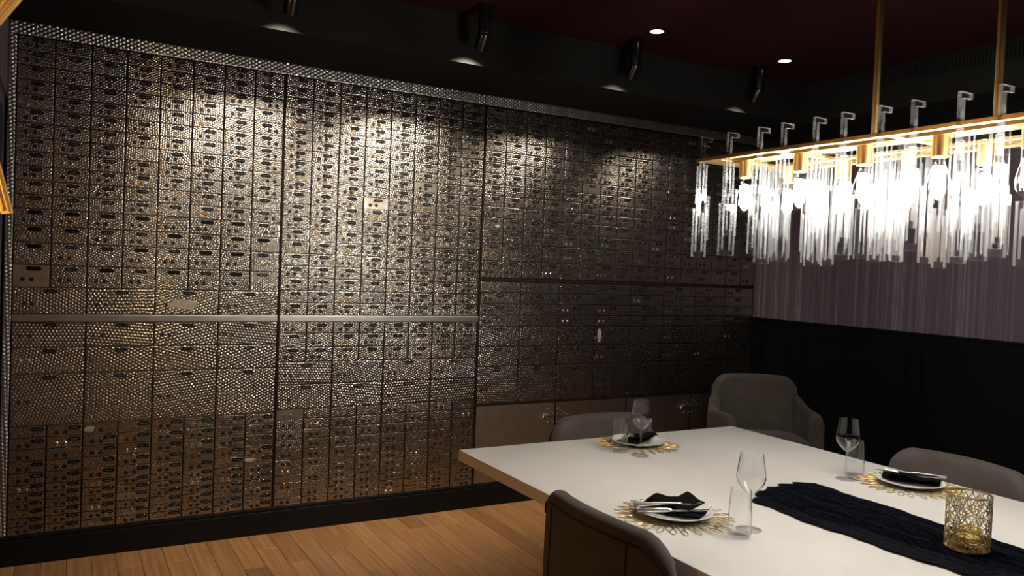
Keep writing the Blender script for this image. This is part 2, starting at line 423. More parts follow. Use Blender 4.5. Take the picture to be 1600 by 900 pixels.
plates_blank = MB().prism(stadium(.062, .019), -.0035, .001).mesh('number_plate', M['plate'])
def lock_mesh(kind):
    b = MB()
    for sx in (-1, 1):
        c = (sx*.0175, 0, 0)
        k0 = len(b.v)
        if kind == 'hole': b.lathe([(.0088, -.001), (.0088, .0030), (.0001, .0030)], 14, c)
        elif kind == 'dome': b.lathe([(.0105, -.001), (.0105, .002), (.009, .0045), (.0055, .006), (.0001, .0066)], 14, c)
        else:
            b.lathe([(.0098, -.001), (.0098, .003), (.0078, .0034), (.0072, .002), (.0001, .002)], 14, c)
        for i in range(k0, len(b.v)):
            p = b.v[i]; b.v[i] = (p[0], -p[2], p[1])
        if kind == 'ring': b.box(c[0]-.0012, c[0]+.0012, -.0028, -.0015, -.005, .005, 1)
    return b
LK = {}
for nm, kind, mt in (('dark', 'ring', 'lock_dark'), ('brass', 'ring', 'lock_brass'), ('hole', 'hole', 'lock_hole'), ('steel', 'dome', 'lock_steel'), ('steel_ring', 'ring', 'bar')):
    LK[nm] = lock_mesh(kind).mesh('lock_pair', [M[mt], M['lock_hole']], smooth=True)
hinge_cache = {}
def hinge(parent, x, z0, z1, step):
    key = (round(z1-z0, 3), round(step, 3))
    if key not in hinge_cache:
        b = MB(); z = 0; k = 0; Lz = z1-z0
        while z < Lz - .01:
            h = min(step*.46, Lz - z); b.tube([(0, 0, z), (0, 0, z+h)], .0028 if k % 2 else .0034, 6, mi=k % 2); z += step*.5; k += 1
        hinge_cache[key] = b.mesh('hinge', [M['frame'], M['lock_dark']])
    inst('hinge', hinge_cache[key], parent, (x, WY+.006, z0))

doors_log = []
def bank(name, label, x0, x1, z0, z1, rows, seed, plate=True):
    """rows: list of (height, ncols, opts) from the top down"""
    rnd = random.Random(seed)
    t = thing(name, label, 'cabinet', ((x0+x1)/2, WY+.02, z0), group=None)
    ox, oy, oz = t.location
    MB().box(x0-ox, x1-ox, WY+.007-oy, 4.299-oy, 0, z1-z0).build('carcass', M['frame'], t)
    tot = sum(r[0] for r in rows); k = (z1-z0)/tot; z = z1
    runs = []
    for ri, (h, nc, o) in enumerate(rows):
        hh = h*k; cw = (x1-x0)/nc
        gap = o.get('gap', .0065)
        for ci in range(nc):
            xa = x0 + ci*cw; cx = xa + cw/2; cz = z - hh/2
            big = cw > .2
            mt = M['hammer']
            if o.get('mat'): mt = M[o['mat']]
            if (ri, ci) in o.get('smooth', ()) or (not big and rnd.random() < .006): mt = M['smooth']
            d = inst('box_door', door_mesh(cw-gap, hh-.0034, mt, rnd.randrange(5)), t, (cx-ox, WY-oy+rnd.uniform(-.0008, .0008), cz-oz),
                     (math.radians(rnd.gauss(0, .18)), 0, math.radians(rnd.gauss(0, .18))))
            last = o.get('last_right') and ci == nc-1
            px, lx = o.get('plate_x', .06), o.get('lock_x', -.11)
            if last: px, lx = -.07, .13
            pz = o.get('plate_z'); pz = hh/2 - .0165 if pz is None else pz
            if hh < .05: pz = hh/2 - .0105
            lz = o.get('lock_z'); lz = -hh*.15 if lz is None else lz*hh
            if o.get('plate', plate) and rnd.random() > .035:
                pm = plates_blank if o.get('blank') and rnd.random() < .8 else rnd.choice(plates)
                s = min(1.0, (cw*.42)/.056) if not big else 1.05
                if hh < .045: sz = .8
                else: sz = 1
                inst('number_plate', pm, d, (px*cw, 0, pz), scale=(s, 1, sz))
            q = rnd.random()
            kind = 'dark' if q < .60 else 'brass' if q < .80 else 'hole' if q < .88 else 'steel_ring' if q < .95 else 'steel'
            if o.get('lock', True): inst('lock_pair', LK[kind], d, (lx*cw, 0, lz), scale=(o.get('lock_s', 1.0),)*3)
            doors_log.append((name, ri, ci, d))
        if runs and runs[-1][0] == nc: runs[-1][2] = z-hh
        else: runs.append([nc, z, z-hh, hh])
        z -= hh
    for nc, za, zb, hh in runs:
        cw = (x1-x0)/nc
        for ci in range(1, nc+1): hinge(t, x0+ci*cw - (0 if ci < nc else .003) - ox + 0, zb, za, .05)
    # hinge() places in world terms: shift into the thing's frame
    for ch in t.children:
        if ch.name.split('.')[0] == 'hinge': ch.location.y = WY+.006-oy; ch.location.z -= oz
    return t
XA, XB, XC, XD = -.192, 1.0, 2.182, 4.452
U = {'plate_x': .06, 'lock_x': -.11, 'last_right': True}
bank('safe_deposit_cabinet', 'upper left bank of small hammered steel deposit boxes, above the steel bar', XA, XB-.004, 1.154, 2.412,
     [(1, 8, dict(U))]*12 + [(1.19, 8, dict(U, blank=True, lock_z=-.18))]*2 + [(1.58, 8, dict(U, blank=True, lock_z=-.15, smooth=((15, 0),)))]*2 + [(1.9, 4, {'plate_x': .02, 'lock_x': -.28, 'lock_z': -.12})], 1)
bank('safe_deposit_cabinet', 'lower left bank of boxes, wide doors over rows of slim ones', XA, XB-.004, .137, 1.118,
     [(.117, 4, {'plate_x': .02, 'lock_x': -.32, 'lock_z': -.05}), (.122, 4, {'plate_x': .02, 'lock_x': -.32, 'lock_z': 0}), (.236, 4, {'plate_x': .02, 'lock_x': -.32, 'lock_z': -.03})]
     + [(.0535, 8, {'plate_x': .27, 'lock_x': -.10, 'lock_z': -.16})]*5 + [(.038, 8, {'plate_x': .27, 'lock_x': -.10, 'lock_z': -.1, 'lock_s': .85})]*6, 2)
bank('safe_deposit_cabinet', 'brightly lit upper middle bank of small deposit boxes above the second steel bar', XB+.004, XC-.004, 1.154, 2.412,
     [(1, 8, {'plate_x': .08, 'lock_x': -.12, 'lock_z': -.16})]*11 + [(1.2, 8, {'plate_x': .06, 'lock_x': -.12, 'lock_z': -.16})]*10, 3)
bank('safe_deposit_cabinet', 'lower middle bank of boxes with slim unnumbered rows at the bottom', XB+.004, XC-.004, .137, 1.118,
     [(.061, 8, {'plate_x': .06, 'lock_x': -.12, 'lock_z': -.16}), (.075, 8, {'plate_x': .06, 'lock_x': -.12, 'lock_z': -.16}), (.078, 8, {'plate_x': .06, 'lock_x': -.12, 'lock_z': -.16}),
      (.122, 4, {'plate_x': .02, 'lock_x': -.32, 'lock_z': -.1}), (.132, 4, {'plate_x': .02, 'lock_x': -.32, 'lock_z': -.1})]
     + [(.0535, 8, {'plate': False, 'lock_x': -.10, 'lock_z': -.1, 'last_right': True})]*5 + [(.041, 8, {'plate': False, 'lock_x': -.10, 'lock_z': -.1, 'lock_s': .9, 'last_right': True})]*6, 4)
bank('safe_deposit_cabinet', 'upper right bank of sixteen narrow columns of deposit boxes, darkening into the corner', XC+.006, XD, 1.386, 2.408,
     [(1, 16, {'plate_x': .06, 'lock_x': -.14, 'lock_z': -.2})]*10 + [(1.19, 16, {'plate_x': .06, 'lock_x': -.14, 'lock_z': -.2})]*2 + [(1.56, 16, {'plate_x': .06, 'lock_x': -.14, 'lock_z': -.15})]*2, 5)
bank('safe_deposit_cabinet', 'middle right bank of wider deposit boxes under the black rail', XC+.006, XD, .624, 1.366,
     [(.069, 8, {'plate_x': -.03, 'lock_x': -.32, 'lock_z': -.05})]*4 + [(.122, 8, {'plate_x': -.03, 'lock_x': -.34, 'lock_z': -.12})]*2 + [(.222, 8, {'plate_x': -.03, 'lock_x': -.34, 'lock_z': -.12})], 6)
# black rail between the two right banks, two steel bars at the left
struct('trim_4', MB().box(XC+.002, XD, WY-.004, 4.30, 1.367, 1.385), M['frame'], 'dark rail across the right banks')
struct('trim_5', MB().box(XC+.002, XD, WY-.002, 4.30, .612, .623), M['frame'], 'thin dark rail above the big locker doors')
struct('trim_6', MB().box(XD, XW, WY+.004, 4.30, .137, 2.414), M['frame'], 'dark edge strip at the right end of the boxes')
for xa, xb in ((XB-.003, XB+.003), (XC-.003, XC+.005)):
    struct('trim_7', MB().box(xa, xb, WY-.003, 4.30, .137, 2.412), M['frame'], 'dark upright strip between two banks')
for xa, xb, lb in ((XA, XB-.004, 'brushed steel bar across the left banks of boxes'), (XB+.004, XC-.004, 'brushed steel bar across the brightly lit middle banks')):
    o = MB().box(xa, xb, WY-.010, 4.30, 1.119, 1.153).build('steel_bar', M['bar'], bevel=.004); tag(o, lb, 'bar', 'steel bars between the banks')
# large locker doors
lk = thing('locker_cabinet', 'row of large low bronze-toned locker doors behind the table', 'cabinet', ((XC+XD)/2, WY+.02, .137))
ox, oy, oz = lk.location
MB().box(XC+.006-ox, XD-ox, WY+.007-oy, 4.299-oy, 0, .474).build('carcass', M['frame'], lk)
cw = (XD-XC-.006)/4
for i in range(4):
    cx = XC+.006+cw*(i+.5)
    d = inst('locker_door', door_mesh(cw-.010, .468, M['locker']), lk, (cx-ox, WY-oy, .237), (0, 0, math.radians((-.3, .5, -.4, .2)[i])))
    side = 1 if i % 2 == 0 else -1
    # cast corner bracket near the meeting stile: plate, arm, rivets
    b = MB(); hx = side*(cw/2-.035)
    b.prism([(hx-.028, .15), (hx+.028, .15), (hx+.028, .175), (hx+.008, .185), (hx-.01, .200), (hx-.028, .190)], -.005, .001)
    b.tube([(hx-.028*side, -.004, .165), (hx-.055*side, -.012, .155), (hx-.066*side, -.014, .140)], .003, 8)
    for (rx, rz) in ((-.018, .160), (.018, .160), (0, .178), (-.02, .11), (.02, .11)):
        k0 = len(b.v); b.lathe([(.0065, 0), (.005, .004), (.0001, .005)], 10, (hx+rx, 0, 0))
        for q in range(k0, len(b.v)):
            p = b.v[q]; b.v[q] = (p[0], -p[2]-.003, rz + p[1])
    b.build('hasp', M['bar'], d, smooth=True)
    inst('lock_pair', LK['steel_ring'], d, (.03*side-.02, 0, -.06), scale=(1.05,)*3)
    if i in (0, 2):
        b = MB(); b.tube([(-side*.18, -.004, -.07), (-side*.18, -.03, -.07)], .008, 8); b.prism([(-side*.18-.022, -.058), (-side*.18-.022, -.068), (-side*.18+.006, -.075), (-side*.18+.022, -.135), (-side*.18+.010, -.14), (-side*.18-.008, -.083)], -.036, -.026)
        b.build('handle', M['bar'], d)
# pale label residue on a few doors
def residue(i, wd, ht, dx, dz, seed):
    nm, ri, ci, d = doors_log[i]; rnd = random.Random(seed); pts = []
    for q in range(12):
        a = 2*PI*q/12; s = rnd.uniform(.75, 1.1); pts.append((dx+wd/2*math.cos(a)*s, dz+ht/2*math.sin(a)*s))
    MB().prism(pts, -.0036, .001).build('label_residue', M['sticker'], d)
def find(bi, ri, ci):
    names = []
    k = -1; prev = None
    for i, (nm, r, c, d) in enumerate(doors_log):
        if r == 0 and c == 0: k += 1
        if k == bi and r == ri and c == ci: return i
residue(find(1, 3, 2), .05, .03, -.045, -.002, 1)
residue(find(1, 7, 7), .062, .022, -.045, .004, 2)
residue(find(0, 16, 2), .16, .055, -.02, -.01, 3)
residue(find(4, 10, 0), .035, .022, .03, -.01, 4)
residue(find(5, 4, 3), .03, .09, -.105, 0, 5)

# ------------------------------------------------------------------ ceiling spots and downlights
spots = [(.83, 'nearest, cut off by the top edge of the photo', .75), (1.745, 'second from the left', 1.5), (2.66, 'third from the left', .62), (3.585, 'farthest right', .45)]   # x, place, dimming
fl = MB().lathe([(.0001, 0), (.048, 0), (.048, -.012), (.030, -.016)], 28).mesh('mounting_flange', M['cyl'], smooth=True)
by = MB().lathe([(.031, 0), (.031, -.118), (.0295, -.122), (.0001, -.122)], 28).mesh('housing', M['cyl'], smooth=True)
hd = MB().lathe([(.0001, .02), (.020, .018), (.029, .006), (.031, -.004), (.031, -.078), (.0285, -.078), (.0285, -.050), (.0001, -.050)], 28).mesh('spot_head', M['cyl'], smooth=True)
for x, wd, dim in spots:
    t = thing('ceiling_spot', 'black cylinder spotlight under the ceiling, ' + wd, 'spotlight', (x, 3.45, ZC), group='black ceiling spots facing the box wall')
    inst('mounting_flange', fl, t); inst('housing', by, t, (0, 0, -.012))
    aim = Vector((x, WY, 1.30)); p0 = Vector((x, 3.45, ZC-.132)); dv = (aim-p0).normalized()
    q = Vector((0, 0, -1)).rotation_difference(dv)
    h = inst('spot_head', hd, t, (0, 0, -.132)); h.rotation_euler = q.to_euler()
    ld = bpy.data.lights.new('spot_beam', 'SPOT'); ld.energy = SPOT_W*dim; ld.color = (1, .89, .74); ld.spot_size = math.radians(97); ld.spot_blend = 1.0; ld.shadow_soft_size = .010
    lo = bpy.data.objects.new('spot_beam', ld); link(lo, t); lo.location = Vector((0, 0, -.132)) + dv*.060; lo.rotation_euler = q.to_euler()
ring = MB().lathe([(.036, 0), (.044, 0), (.046, -.003), (.036, -.004)], 28, closed=True).mesh('trim_ring', M['cyl'], smooth=True)
lens = MB().lathe([(.0001, -.0015), (.036, -.0015)], 28).mesh('lens', M['downlight'])
for x, y, wd in ((2.65, 3.27, 'left of the two lit recessed downlights in the oxblood ceiling'), (3.59, 3.27, 'right of the two lit recessed downlights, nearer the corner')):
    t = thing('downlight', wd, 'downlight', (x, y, ZC), group='recessed downlights')
    inst('trim_ring', ring, t); inst('lens', lens, t)
for x, y, wd in ((-.6, -.6, 'unseen fill downlight added at the back of the room, to the left'), (.5, -.6, 'unseen fill downlight added behind the camera'), (-1.3, 1.2, 'unseen fill downlight added far to the left')):  # unseen fill lamps, added to brighten the near chair back and table side
    t = thing('downlight', wd, 'downlight', (x, y, ZC), group='recessed downlights')
    inst('trim_ring', ring, t); inst('lens', lens, t)
    ld = bpy.data.lights.new('fill_beam', 'SPOT'); ld.energy = 60.0 if x < -1 else 35.0; ld.color = (1, .86, .70); ld.spot_size = math.radians(120); ld.spot_blend = 1.0; ld.shadow_soft_size = .03
    lo = bpy.data.objects.new('fill_beam', ld); link(lo, t); lo.location = (0, 0, -.01)

# ------------------------------------------------------------------ dining table
TX0, TX1, TY0, TY1 = 1.335, 2.755, .02, 2.722
tb = thing('dining_table', 'long white quartz-topped dining table', 'table', ((TX0+TX1)/2, (TY0+TY1)/2, 0))
hx, hy = (TX1-TX0)/2, (TY1-TY0)/2
MB().box(-hx, hx, -hy, hy, .708, .75).build('tabletop', M['quartz'], tb, bevel=.003)
MB().box(-hx+.12, hx-.12, -hy+.15, hy-.15, .66, .7075).build('apron', M['table_base'], tb)
for s in (-1, 1):
    MB().box(-.33, .33, s*.62-.07, s*.62+.07, .03, .66).build('pedestal', M['table_base'], tb, bevel=.006)
    MB().box(-.42, .42, s*.62-.12, s*.62+.12, 0, .03).build('foot', M['table_base'], tb, bevel=.006)

# ------------------------------------------------------------------ chairs
def make_chair():
    """tub chair facing -y (local), origin on the floor below the seat centre; back outer top edge at y = +.29"""
    t = thing('dining_chair', 'x', 'chair')
    # seat cushion
    b = MB(); n = 28; prof = [(.0, .40), (.90, .40), (1.0, .415), (1.0, .455), (.95, .475), (.7, .482), (.0, .484)]
    for (s, z) in prof:
        for i in range(n):
            a = 2*PI*i/n; ca, sa = math.cos(a), math.sin(a); e = .45
            b.v.append((.245*s*math.copysign(abs(ca)**e, ca), -.02 + .235*s*math.copysign(abs(sa)**e, sa), z))
    for j in range(len(prof)-1):
        for i in range(n): b.f.append((j*n+i, j*n+(i+1) % n, (j+1)*n+(i+1) % n, (j+1)*n+i)); b.m.append(0)
    b.build('seat', M['velvet'], t, smooth=True)
    # backrest: gently curved padded panel, rounded top corners
    def padded(path, zb, ztop, th, name, nz=10):
        """path: list of (x,y,nx,ny) ; ztop(k) ; th thickness; builds closed padded shell"""
        b = MB(); m = len(path); prof = []
        # cross section around the shell: outer bottom -> outer top -> rounded rim -> inner top -> inner bottom
        for k, (px, py, nx, ny) in enumerate(path):
            zt = ztop(k); hh = th/2; ring_ = []
            edge = min(1.0, k/1.0, (m-1-k)/1.0)
            tt = hh*(.35 if k in (0, m-1) else 1)
            for i in range(nz): z = zb + (zt-hh-zb)*i/(nz-1); bul = 1+.10*math.sin(PI*i/(nz-1)); ring_.append((px+nx*tt*bul, py+ny*tt*bul, z))
            for i in range(1, 8):
                a = PI*i/8; ring_.append((px+nx*tt*math.cos(a), py+ny*tt*math.cos(a), zt-hh+hh*math.sin(a)))
            for i in range(nz-1, -1, -1): z = zb + (zt-hh-zb)*i/(nz-1); bul = 1+.10*math.sin(PI*i/(nz-1)); ring_.append((px-nx*tt*bul, py-ny*tt*bul, z))
            prof.append(ring_)
        q = len(prof[0])
        for r_ in prof: b.v += r_
        for k in range(m-1):
            for i in range(q): i2 = (i+1) % q; b.f.append((k*q+i, k*q+i2, (k+1)*q+i2, (k+1)*q+i)); b.m.append(0)
        b.f.append(tuple(range(q-1, -1, -1))); b.m.append(0); b.f.append(tuple(range((m-1)*q, m*q))); b.m.append(0)
        return b
    W = .272; path = []; N = 33
    for k in range(N):
        s = -1 + 2*k/(N-1); x = W*s; y = .262 - .055*s*s - .02*abs(s)**6
        dy = (-.11*s - .12*abs(s)**5*(1 if s > 0 else -1))/W; n_ = Vector((-dy, 1)).normalized(); path.append((x, y, n_.x, n_.y))
    def zt(k):
        s = abs(-1 + 2*k/(N-1)); c = .68
        return .828 - .010*s*s - (0 if s < c else .130*(1-math.sqrt(max(0, 1-((s-c)/(1-c))**2))))
    bk = padded(path, .40, zt, .062, 'backrest').build('backrest', M['velvet'], t, smooth=True)
    # piping along the outer edge of the rim
    pts = [(px+nx*.033, py+ny*.033, zt(k)-.033) for k, (px, py, nx, ny) in enumerate(path)]
    MB().tube(pts[1:-1], .0028, 6).build('piping', M['piping'], bk, smooth=True)
    for s in (-1, 1):
        MB().tube([(s*.17, .262-.055*.39+.0355, .42), (s*.17, .262-.055*.39+.0385, .6), (s*.17, .262-.055*.39+.033, .785)], .0015, 5).build('seam', M['piping'], bk)
    # arms: sweep forward from the back, lower, bowed outwards
    for s in (-1, 1):
        ap = []; NA = 17
        for k in range(NA):
            u_ = k/(NA-1); x = s*(.262 + .045*math.sin(PI*min(1, u_*1.15))); y = .185 - .405*u_
            u2 = u_+.01; dx = s*(.045*math.sin(PI*min(1, u2*1.15)) - .045*math.sin(PI*min(1, u_*1.15))); dy = -.42*.01
            n_ = Vector((-dy, dx)); n_.normalize(); n_ = n_ if n_.x*s > 0 else -n_; ap.append((x, y, n_.x, n_.y))
        def za(k):
            u_ = k/(NA-1); z = .640 + .075*max(0, 1-u_*2.6)**2 - .01*u_
            return z - (.055*(1-math.sqrt(max(0, 1-((u_-.82)/.18)**2))) if u_ > .82 else 0)
        padded(ap, .40, za, .062, 'arm', 6).build('arm', M['velvet'], t, smooth=True)
    MB().box(-.25, .25, -.24, .22, .375, .402).build('seat_frame', M['piping'], t, bevel=.01)
    for sx in (-1, 1):
        for sy in (-1, 1):
            MB().tube([(sx*.20, sy*.185-.01, .378), (sx*.235, sy*.235-.01, 0)], .014, 10, rad=[.017, .010]).build('leg', M['cyl'], t, smooth=True)
    return t
chair0 = make_chair()
chairs = [((1.487, 1.70, 0), PI/2, 'taupe velvet tub chair seen from behind, nearest the camera'),
          ((2.07, 2.585, 0), 0.0, 'taupe velvet chair at the far end of the table, back to the boxes'),
          ((3.79, 3.48, 0), math.radians(-29), 'taupe velvet armchair standing alone in the dark corner, facing the table'),
          ((2.62, 1.69, 0), -PI/2, 'taupe velvet chair against the right side of the table')]
for i, (loc, rz, lb) in enumerate(chairs):
    c = chair0 if i == 0 else copy_tree(chair0)
    c.location = loc; c.rotation_euler = (0, 0, rz); c['label'] = lb; c['group'] = 'velvet dining chairs'

# ------------------------------------------------------------------ place settings
def petal(a, r0, r1, wd, z):
    pts = []; n = 14
    for i in range(n):
        t_ = 2*PI*i/n; rr = (r0+r1)/2 - (r1-r0)/2*math.cos(t_); s = (rr-r0)/(r1-r0)
        w_ = wd*(math.sin(PI*s)**.8)*(.75+.45*s) * (1 if math.sin(t_) >= 0 else -1) if 0 < s < 1 else 0
        pts.append((rr*math.cos(a) - w_*math.sin(a), rr*math.sin(a) + w_*math.cos(a), z + .0012*math.sin(a*7)))
    return pts
def placemat_mesh():
    b = MB(); rnd = random.Random(3)
    for (n, r0, r1, wd, z, o) in ((14, .03, .080, .0085, .0016, 0), (18, .064, .114, .0095, .0019, .5), (24, .094, .144, .0092, .0021, 0), (28, .122, .172, .0088, .0018, .5)):
        for i in range(n):
            a = 2*PI*(i+o)/n + rnd.uniform(-.02, .02); b.tube(petal(a, r0, r1*rnd.uniform(.985, 1.02), wd, z), .0011, 5, closed=True)
    for r in (.03,):
        b.tube([(r*math.cos(2*PI*i/32), r*math.sin(2*PI*i/32), .0016) for i in range(32)], .0014, 5, closed=True)
    return b.mesh('placemat', M['mat_gold'], smooth=True)
MAT = placemat_mesh()
DISH = MB().lathe([(.0001, .003), (.062, .003), (.066, 0), (.070, .001), (.074, .005), (.104, .0125), (.110, .0155), (.1105, .0170), (.108, .0175), (.098, .0135), (.076, .0085), (.068, .0065), (.0001, .0065)], 56).mesh('dinner_plate', M['white_dish'], smooth=True)
def napkin_mesh():
    """folded linen: a flat fold across the plate and a standing fold rising to a point behind it"""
    b = MB()
    def sheet(outline, zf, th):
        # closed slab from a quad outline with grid
        n = 12; g = {}
        for i in range(n+1):
            for j in range(n+1):
                u_, v_ = i/n, j/n
                p = [outline[0][k]*(1-u_)*(1-v_) + outline[1][k]*u_*(1-v_) + outline[2][k]*u_*v_ + outline[3][k]*(1-u_)*v_ for k in (0, 1)]
                z = zf(u_, v_)
                edge = min(u_, 1-u_, v_, 1-v_)
                g[(i, j, 0)] = len(b.v); b.v.append((p[0], p[1], z))
                g[(i, j, 1)] = len(b.v); b.v.append((p[0], p[1], z + th*(.45 + .55*min(1, edge*6))))
        for i in range(n):
            for j in range(n):
                b.f.append((g[i, j, 0], g[i, j+1, 0], g[i+1, j+1, 0], g[i+1, j, 0])); b.m.append(0)
                b.f.append((g[i, j, 1], g[i+1, j, 1], g[i+1, j+1, 1], g[i, j+1, 1])); b.m.append(0)
        for i in range(n):
            for (p_, q_) in (((i, 0), (i+1, 0)), ((i+1, n), (i, n)), ((0, i+1), (0, i)), ((n, i), (n, i+1))):
                b.f.append((g[(*p_, 0)], g[(*q_, 0)], g[(*q_, 1)], g[(*p_, 1)])); b.m.append(0)
    sheet([(-.094, -.045), (.090, -.052), (.088, .028), (-.092, .030)], lambda u_, v_: .0085 + .004*(abs(u_-.5)*2)**3 + .0018*math.sin(9*u_+4*v_), .010)
    sheet([(-.090, .0), (-.012, -.01), (-.006, .062), (-.084, .050)], lambda u_, v_: .019 + .008*v_ + .002*math.sin(8*u_), .009)
    sheet([(-.030, -.012), (.052, -.03), (.075, .040), (.004, .088)], lambda u_, v_: .020 + .022*v_*(1-.4*u_) + .002*math.sin(7*u_), .008)
    return b.mesh('napkin', M['napkin'], smooth=True)
NAP = napkin_mesh()
def knife_mesh():
    b = MB(); b.tube([(-.105, 0, 0), (-.08, 0, .001), (-.02, 0, .001), (-.008, 0, .0005)], .005, 10, rad=[.0052, .0075, .0062, .0042])
    b.prism([(-.010, -.003), (-.006, -.0065), (.07, -.0085), (.098, -.004), (.103, .004), (.08, .0048), (-.010, .003)], -.0009, .0009)
    k = len(b.v) - 14
    for i in range(k, len(b.v)): p = b.v[i]; b.v[i] = (p[0], p[2], p[1])
    return b.mesh('table_knife', M['steel'], smooth=True)
def fork_mesh():
    b = MB(); b.tube([(-.10, 0, .001), (-.07, 0, .002), (0, 0, .003), (.03, 0, .001), (.042, 0, 0)], .004, 10, rad=[.006, .0065, .0042, .0038, .005])
    b.box(.040, .058, -.0115, .0115, -.001, .0012)
    for i in range(4):
        y = (-.0095, -.0032, .0032, .0095)[i]; b.tube([(.056, y, 0), (.075, y, .001), (.098, y, .005)], .0014, 6, rad=[.0018, .0015, .0008])
    return b.mesh('table_fork', M['steel'], smooth=True)
KN, FK = knife_mesh(), fork_mesh()
def shell(prof_out, prof_in, n=40): return MB().lathe(prof_out + prof_in[::-1], n)
WINE_BOWL = MB().lathe([(.0001, .098), (.006, .0985), (.014, .104), (.026, .116), (.037, .131), (.0405, .145), (.040, .158), (.036, .185), (.0315, .213), (.0305, .213), (.035, .185), (.039, .158), (.0393, .145), (.0358, .132), (.025, .118), (.013, .106), (.0001, .102)], 44).mesh('bowl', M['glass'], smooth=True)
WINE_STEM = MB().lathe([(.0001, .0985), (.0058, .0985), (.0042, .09), (.0036, .07), (.0036, .03), (.0048, .012), (.009, .006)], 20).mesh('stem', M['glass'], smooth=True)
WINE_FOOT = MB().lathe([(.0001, .0), (.0350, .0), (.0355, .0012), (.034, .002), (.018, .004), (.008, .0065), (.0001, .0075)], 40).mesh('foot', M['glass'], smooth=True)
TUMB_W = MB().lathe([(.0001, .0), (.026, .0), (.0305, .004), (.0325, .012), (.0315, .06), (.0272, .127), (.0262, .127), (.0303, .06), (.0312, .014), (.029, .0085), (.024, .0075), (.0001, .0075)], 40)
TUMB = TUMB_W.mesh('tumbler', M['glass'], smooth=True)
def setting(c, rz, wine, tumb, where, fork_off):
    zt = .7505
    tag(inst('placemat', MAT, None, (*c, zt), (0, 0, rz)), 'gold openwork chrysanthemum placemat ' + where, 'placemat', 'gold petal placemats')
    tag(inst('dinner_plate', DISH, None, (*c, zt+.0046), (0, 0, rz)), 'small white plate holding a black napkin ' + where, 'plate', 'white plates')
    zn = zt + .0046
    tag(inst('napkin', NAP, None, (*c, zn+.004), (0, 0, rz)), 'folded black napkin on the white plate ' + where, 'napkin', 'black napkins')
    R = Matrix.Rotation(rz, 3, 'Z')
    for (nm, me, off, ang, lb) in (('table_knife', KN, (.016, -.046, .033), .08, 'stainless knife lying on the black napkin '), ('table_fork', FK, (-.012, -.026, .040), .12, 'stainless fork lying on the black napkin ')):
        p = R @ Vector(off)
        tag(inst(nm, me, None, (c[0]+p.x, c[1]+p.y, zn+off[2]-.0065), (0, math.radians(-2), rz+ang+fork_off)), lb + where, nm.split('_')[1], 'cutlery on the napkins')
    t = thing('wine_glass', 'empty clear stemmed wine glass ' + where, 'wine glass', (*wine, zt), group='wine glasses')
    inst('bowl', WINE_BOWL, t); inst('stem', WINE_STEM, t); inst('foot', WINE_FOOT, t)
    tag(inst('tumbler', TUMB, None, (*tumb, zt)), 'clear tapered water tumbler ' + where, 'tumbler', 'water tumblers')
setting((1.56, 1.752), math.radians(-62), (1.675, 1.575), (1.611, 1.548), 'before the nearest chair', .52)
setting((2.062, 2.556), math.radians(-150), (1.947, 2.394), (1.908, 2.476), 'at the far end of the table', .2)
setting((2.575, 1.700), math.radians(120), (2.429, 1.845), (2.498, 1.864), 'on the right side of the table', .2)

# ------------------------------------------------------------------ table runner
def runner():
    b = MB(); nx, ny = 72, 300; y0, y1 = .06, 1.835; rnd = random.Random(5)
    fr = [(rnd.uniform(18, 120), rnd.uniform(0, 6.28), rnd.uniform(1.2, 5), rnd.uniform(0, 6.28), rnd.uniform(.3, 1)) for _ in range(12)]
    def hgt(u_, y):
        s = 0
        for (k, p, ky, py, a) in fr: s += a*math.sin(k*(u_-.5) + p + 1.4*math.sin(ky*y + py))
        return s/4.2
    def edge(y, ph): return .010*math.sin(7*y+ph) + .006*math.sin(23*y+2*ph) + .003*math.sin(71*y+ph)
    top = []; 
    for j in range(ny+1):
        v_ = j/ny
        for i in range(nx+1):
            u_ = i/nx
            yend = y1 + .035*math.sin(3.0*u_-.2) + .010*math.sin(31*u_) + .006*math.sin(67*u_+1) - .07*(1-u_)**3
            y = y0 + (yend-y0)*v_
            xl = 1.885 + edge(y, 0.3) + .03*(1.8-y)*.6*(1 if y < 1.8 else 0); xr = 2.245 + edge(y, 2.1)
            x = xl + (xr-xl)*(u_ + .012*math.sin(5*y+9*u_))
            e = min(1, min(u_, 1-u_)*9, (1-v_)*ny/10)
            z = .7525 + (.0035 + .0165*max(0, .5+hgt(u_, y)))*(.25+.75*e)
            top.append((x, y, z))
    b.v = top + [(p[0], p[1], max(.7508, p[2]-.0016)) for p in top]; k = len(top); W_ = nx+1
    for j in range(ny):
        for i in range(nx):
            a = j*W_+i; b.f.append((a, a+1, a+W_+1, a+W_)); b.f.append((k+a, k+a+W_, k+a+W_+1, k+a+1)); b.m += [0, 0]
    for j in range(ny):
        for a, a2 in ((j*W_, (j+1)*W_), ((j+1)*W_+nx, j*W_+nx)): b.f.append((a, a2, k+a2, k+a)); b.m.append(0)
    for i in range(nx):
        for a, a2 in ((i+1, i), (ny*W_+i, ny*W_+i+1)): b.f.append((a, a2, k+a2, k+a)); b.m.append(0)
    o = b.build('table_runner', M['cloth'], smooth=True)
    tag(o, 'crinkled dark navy gauze runner along the middle of the table', 'runner')
runner()

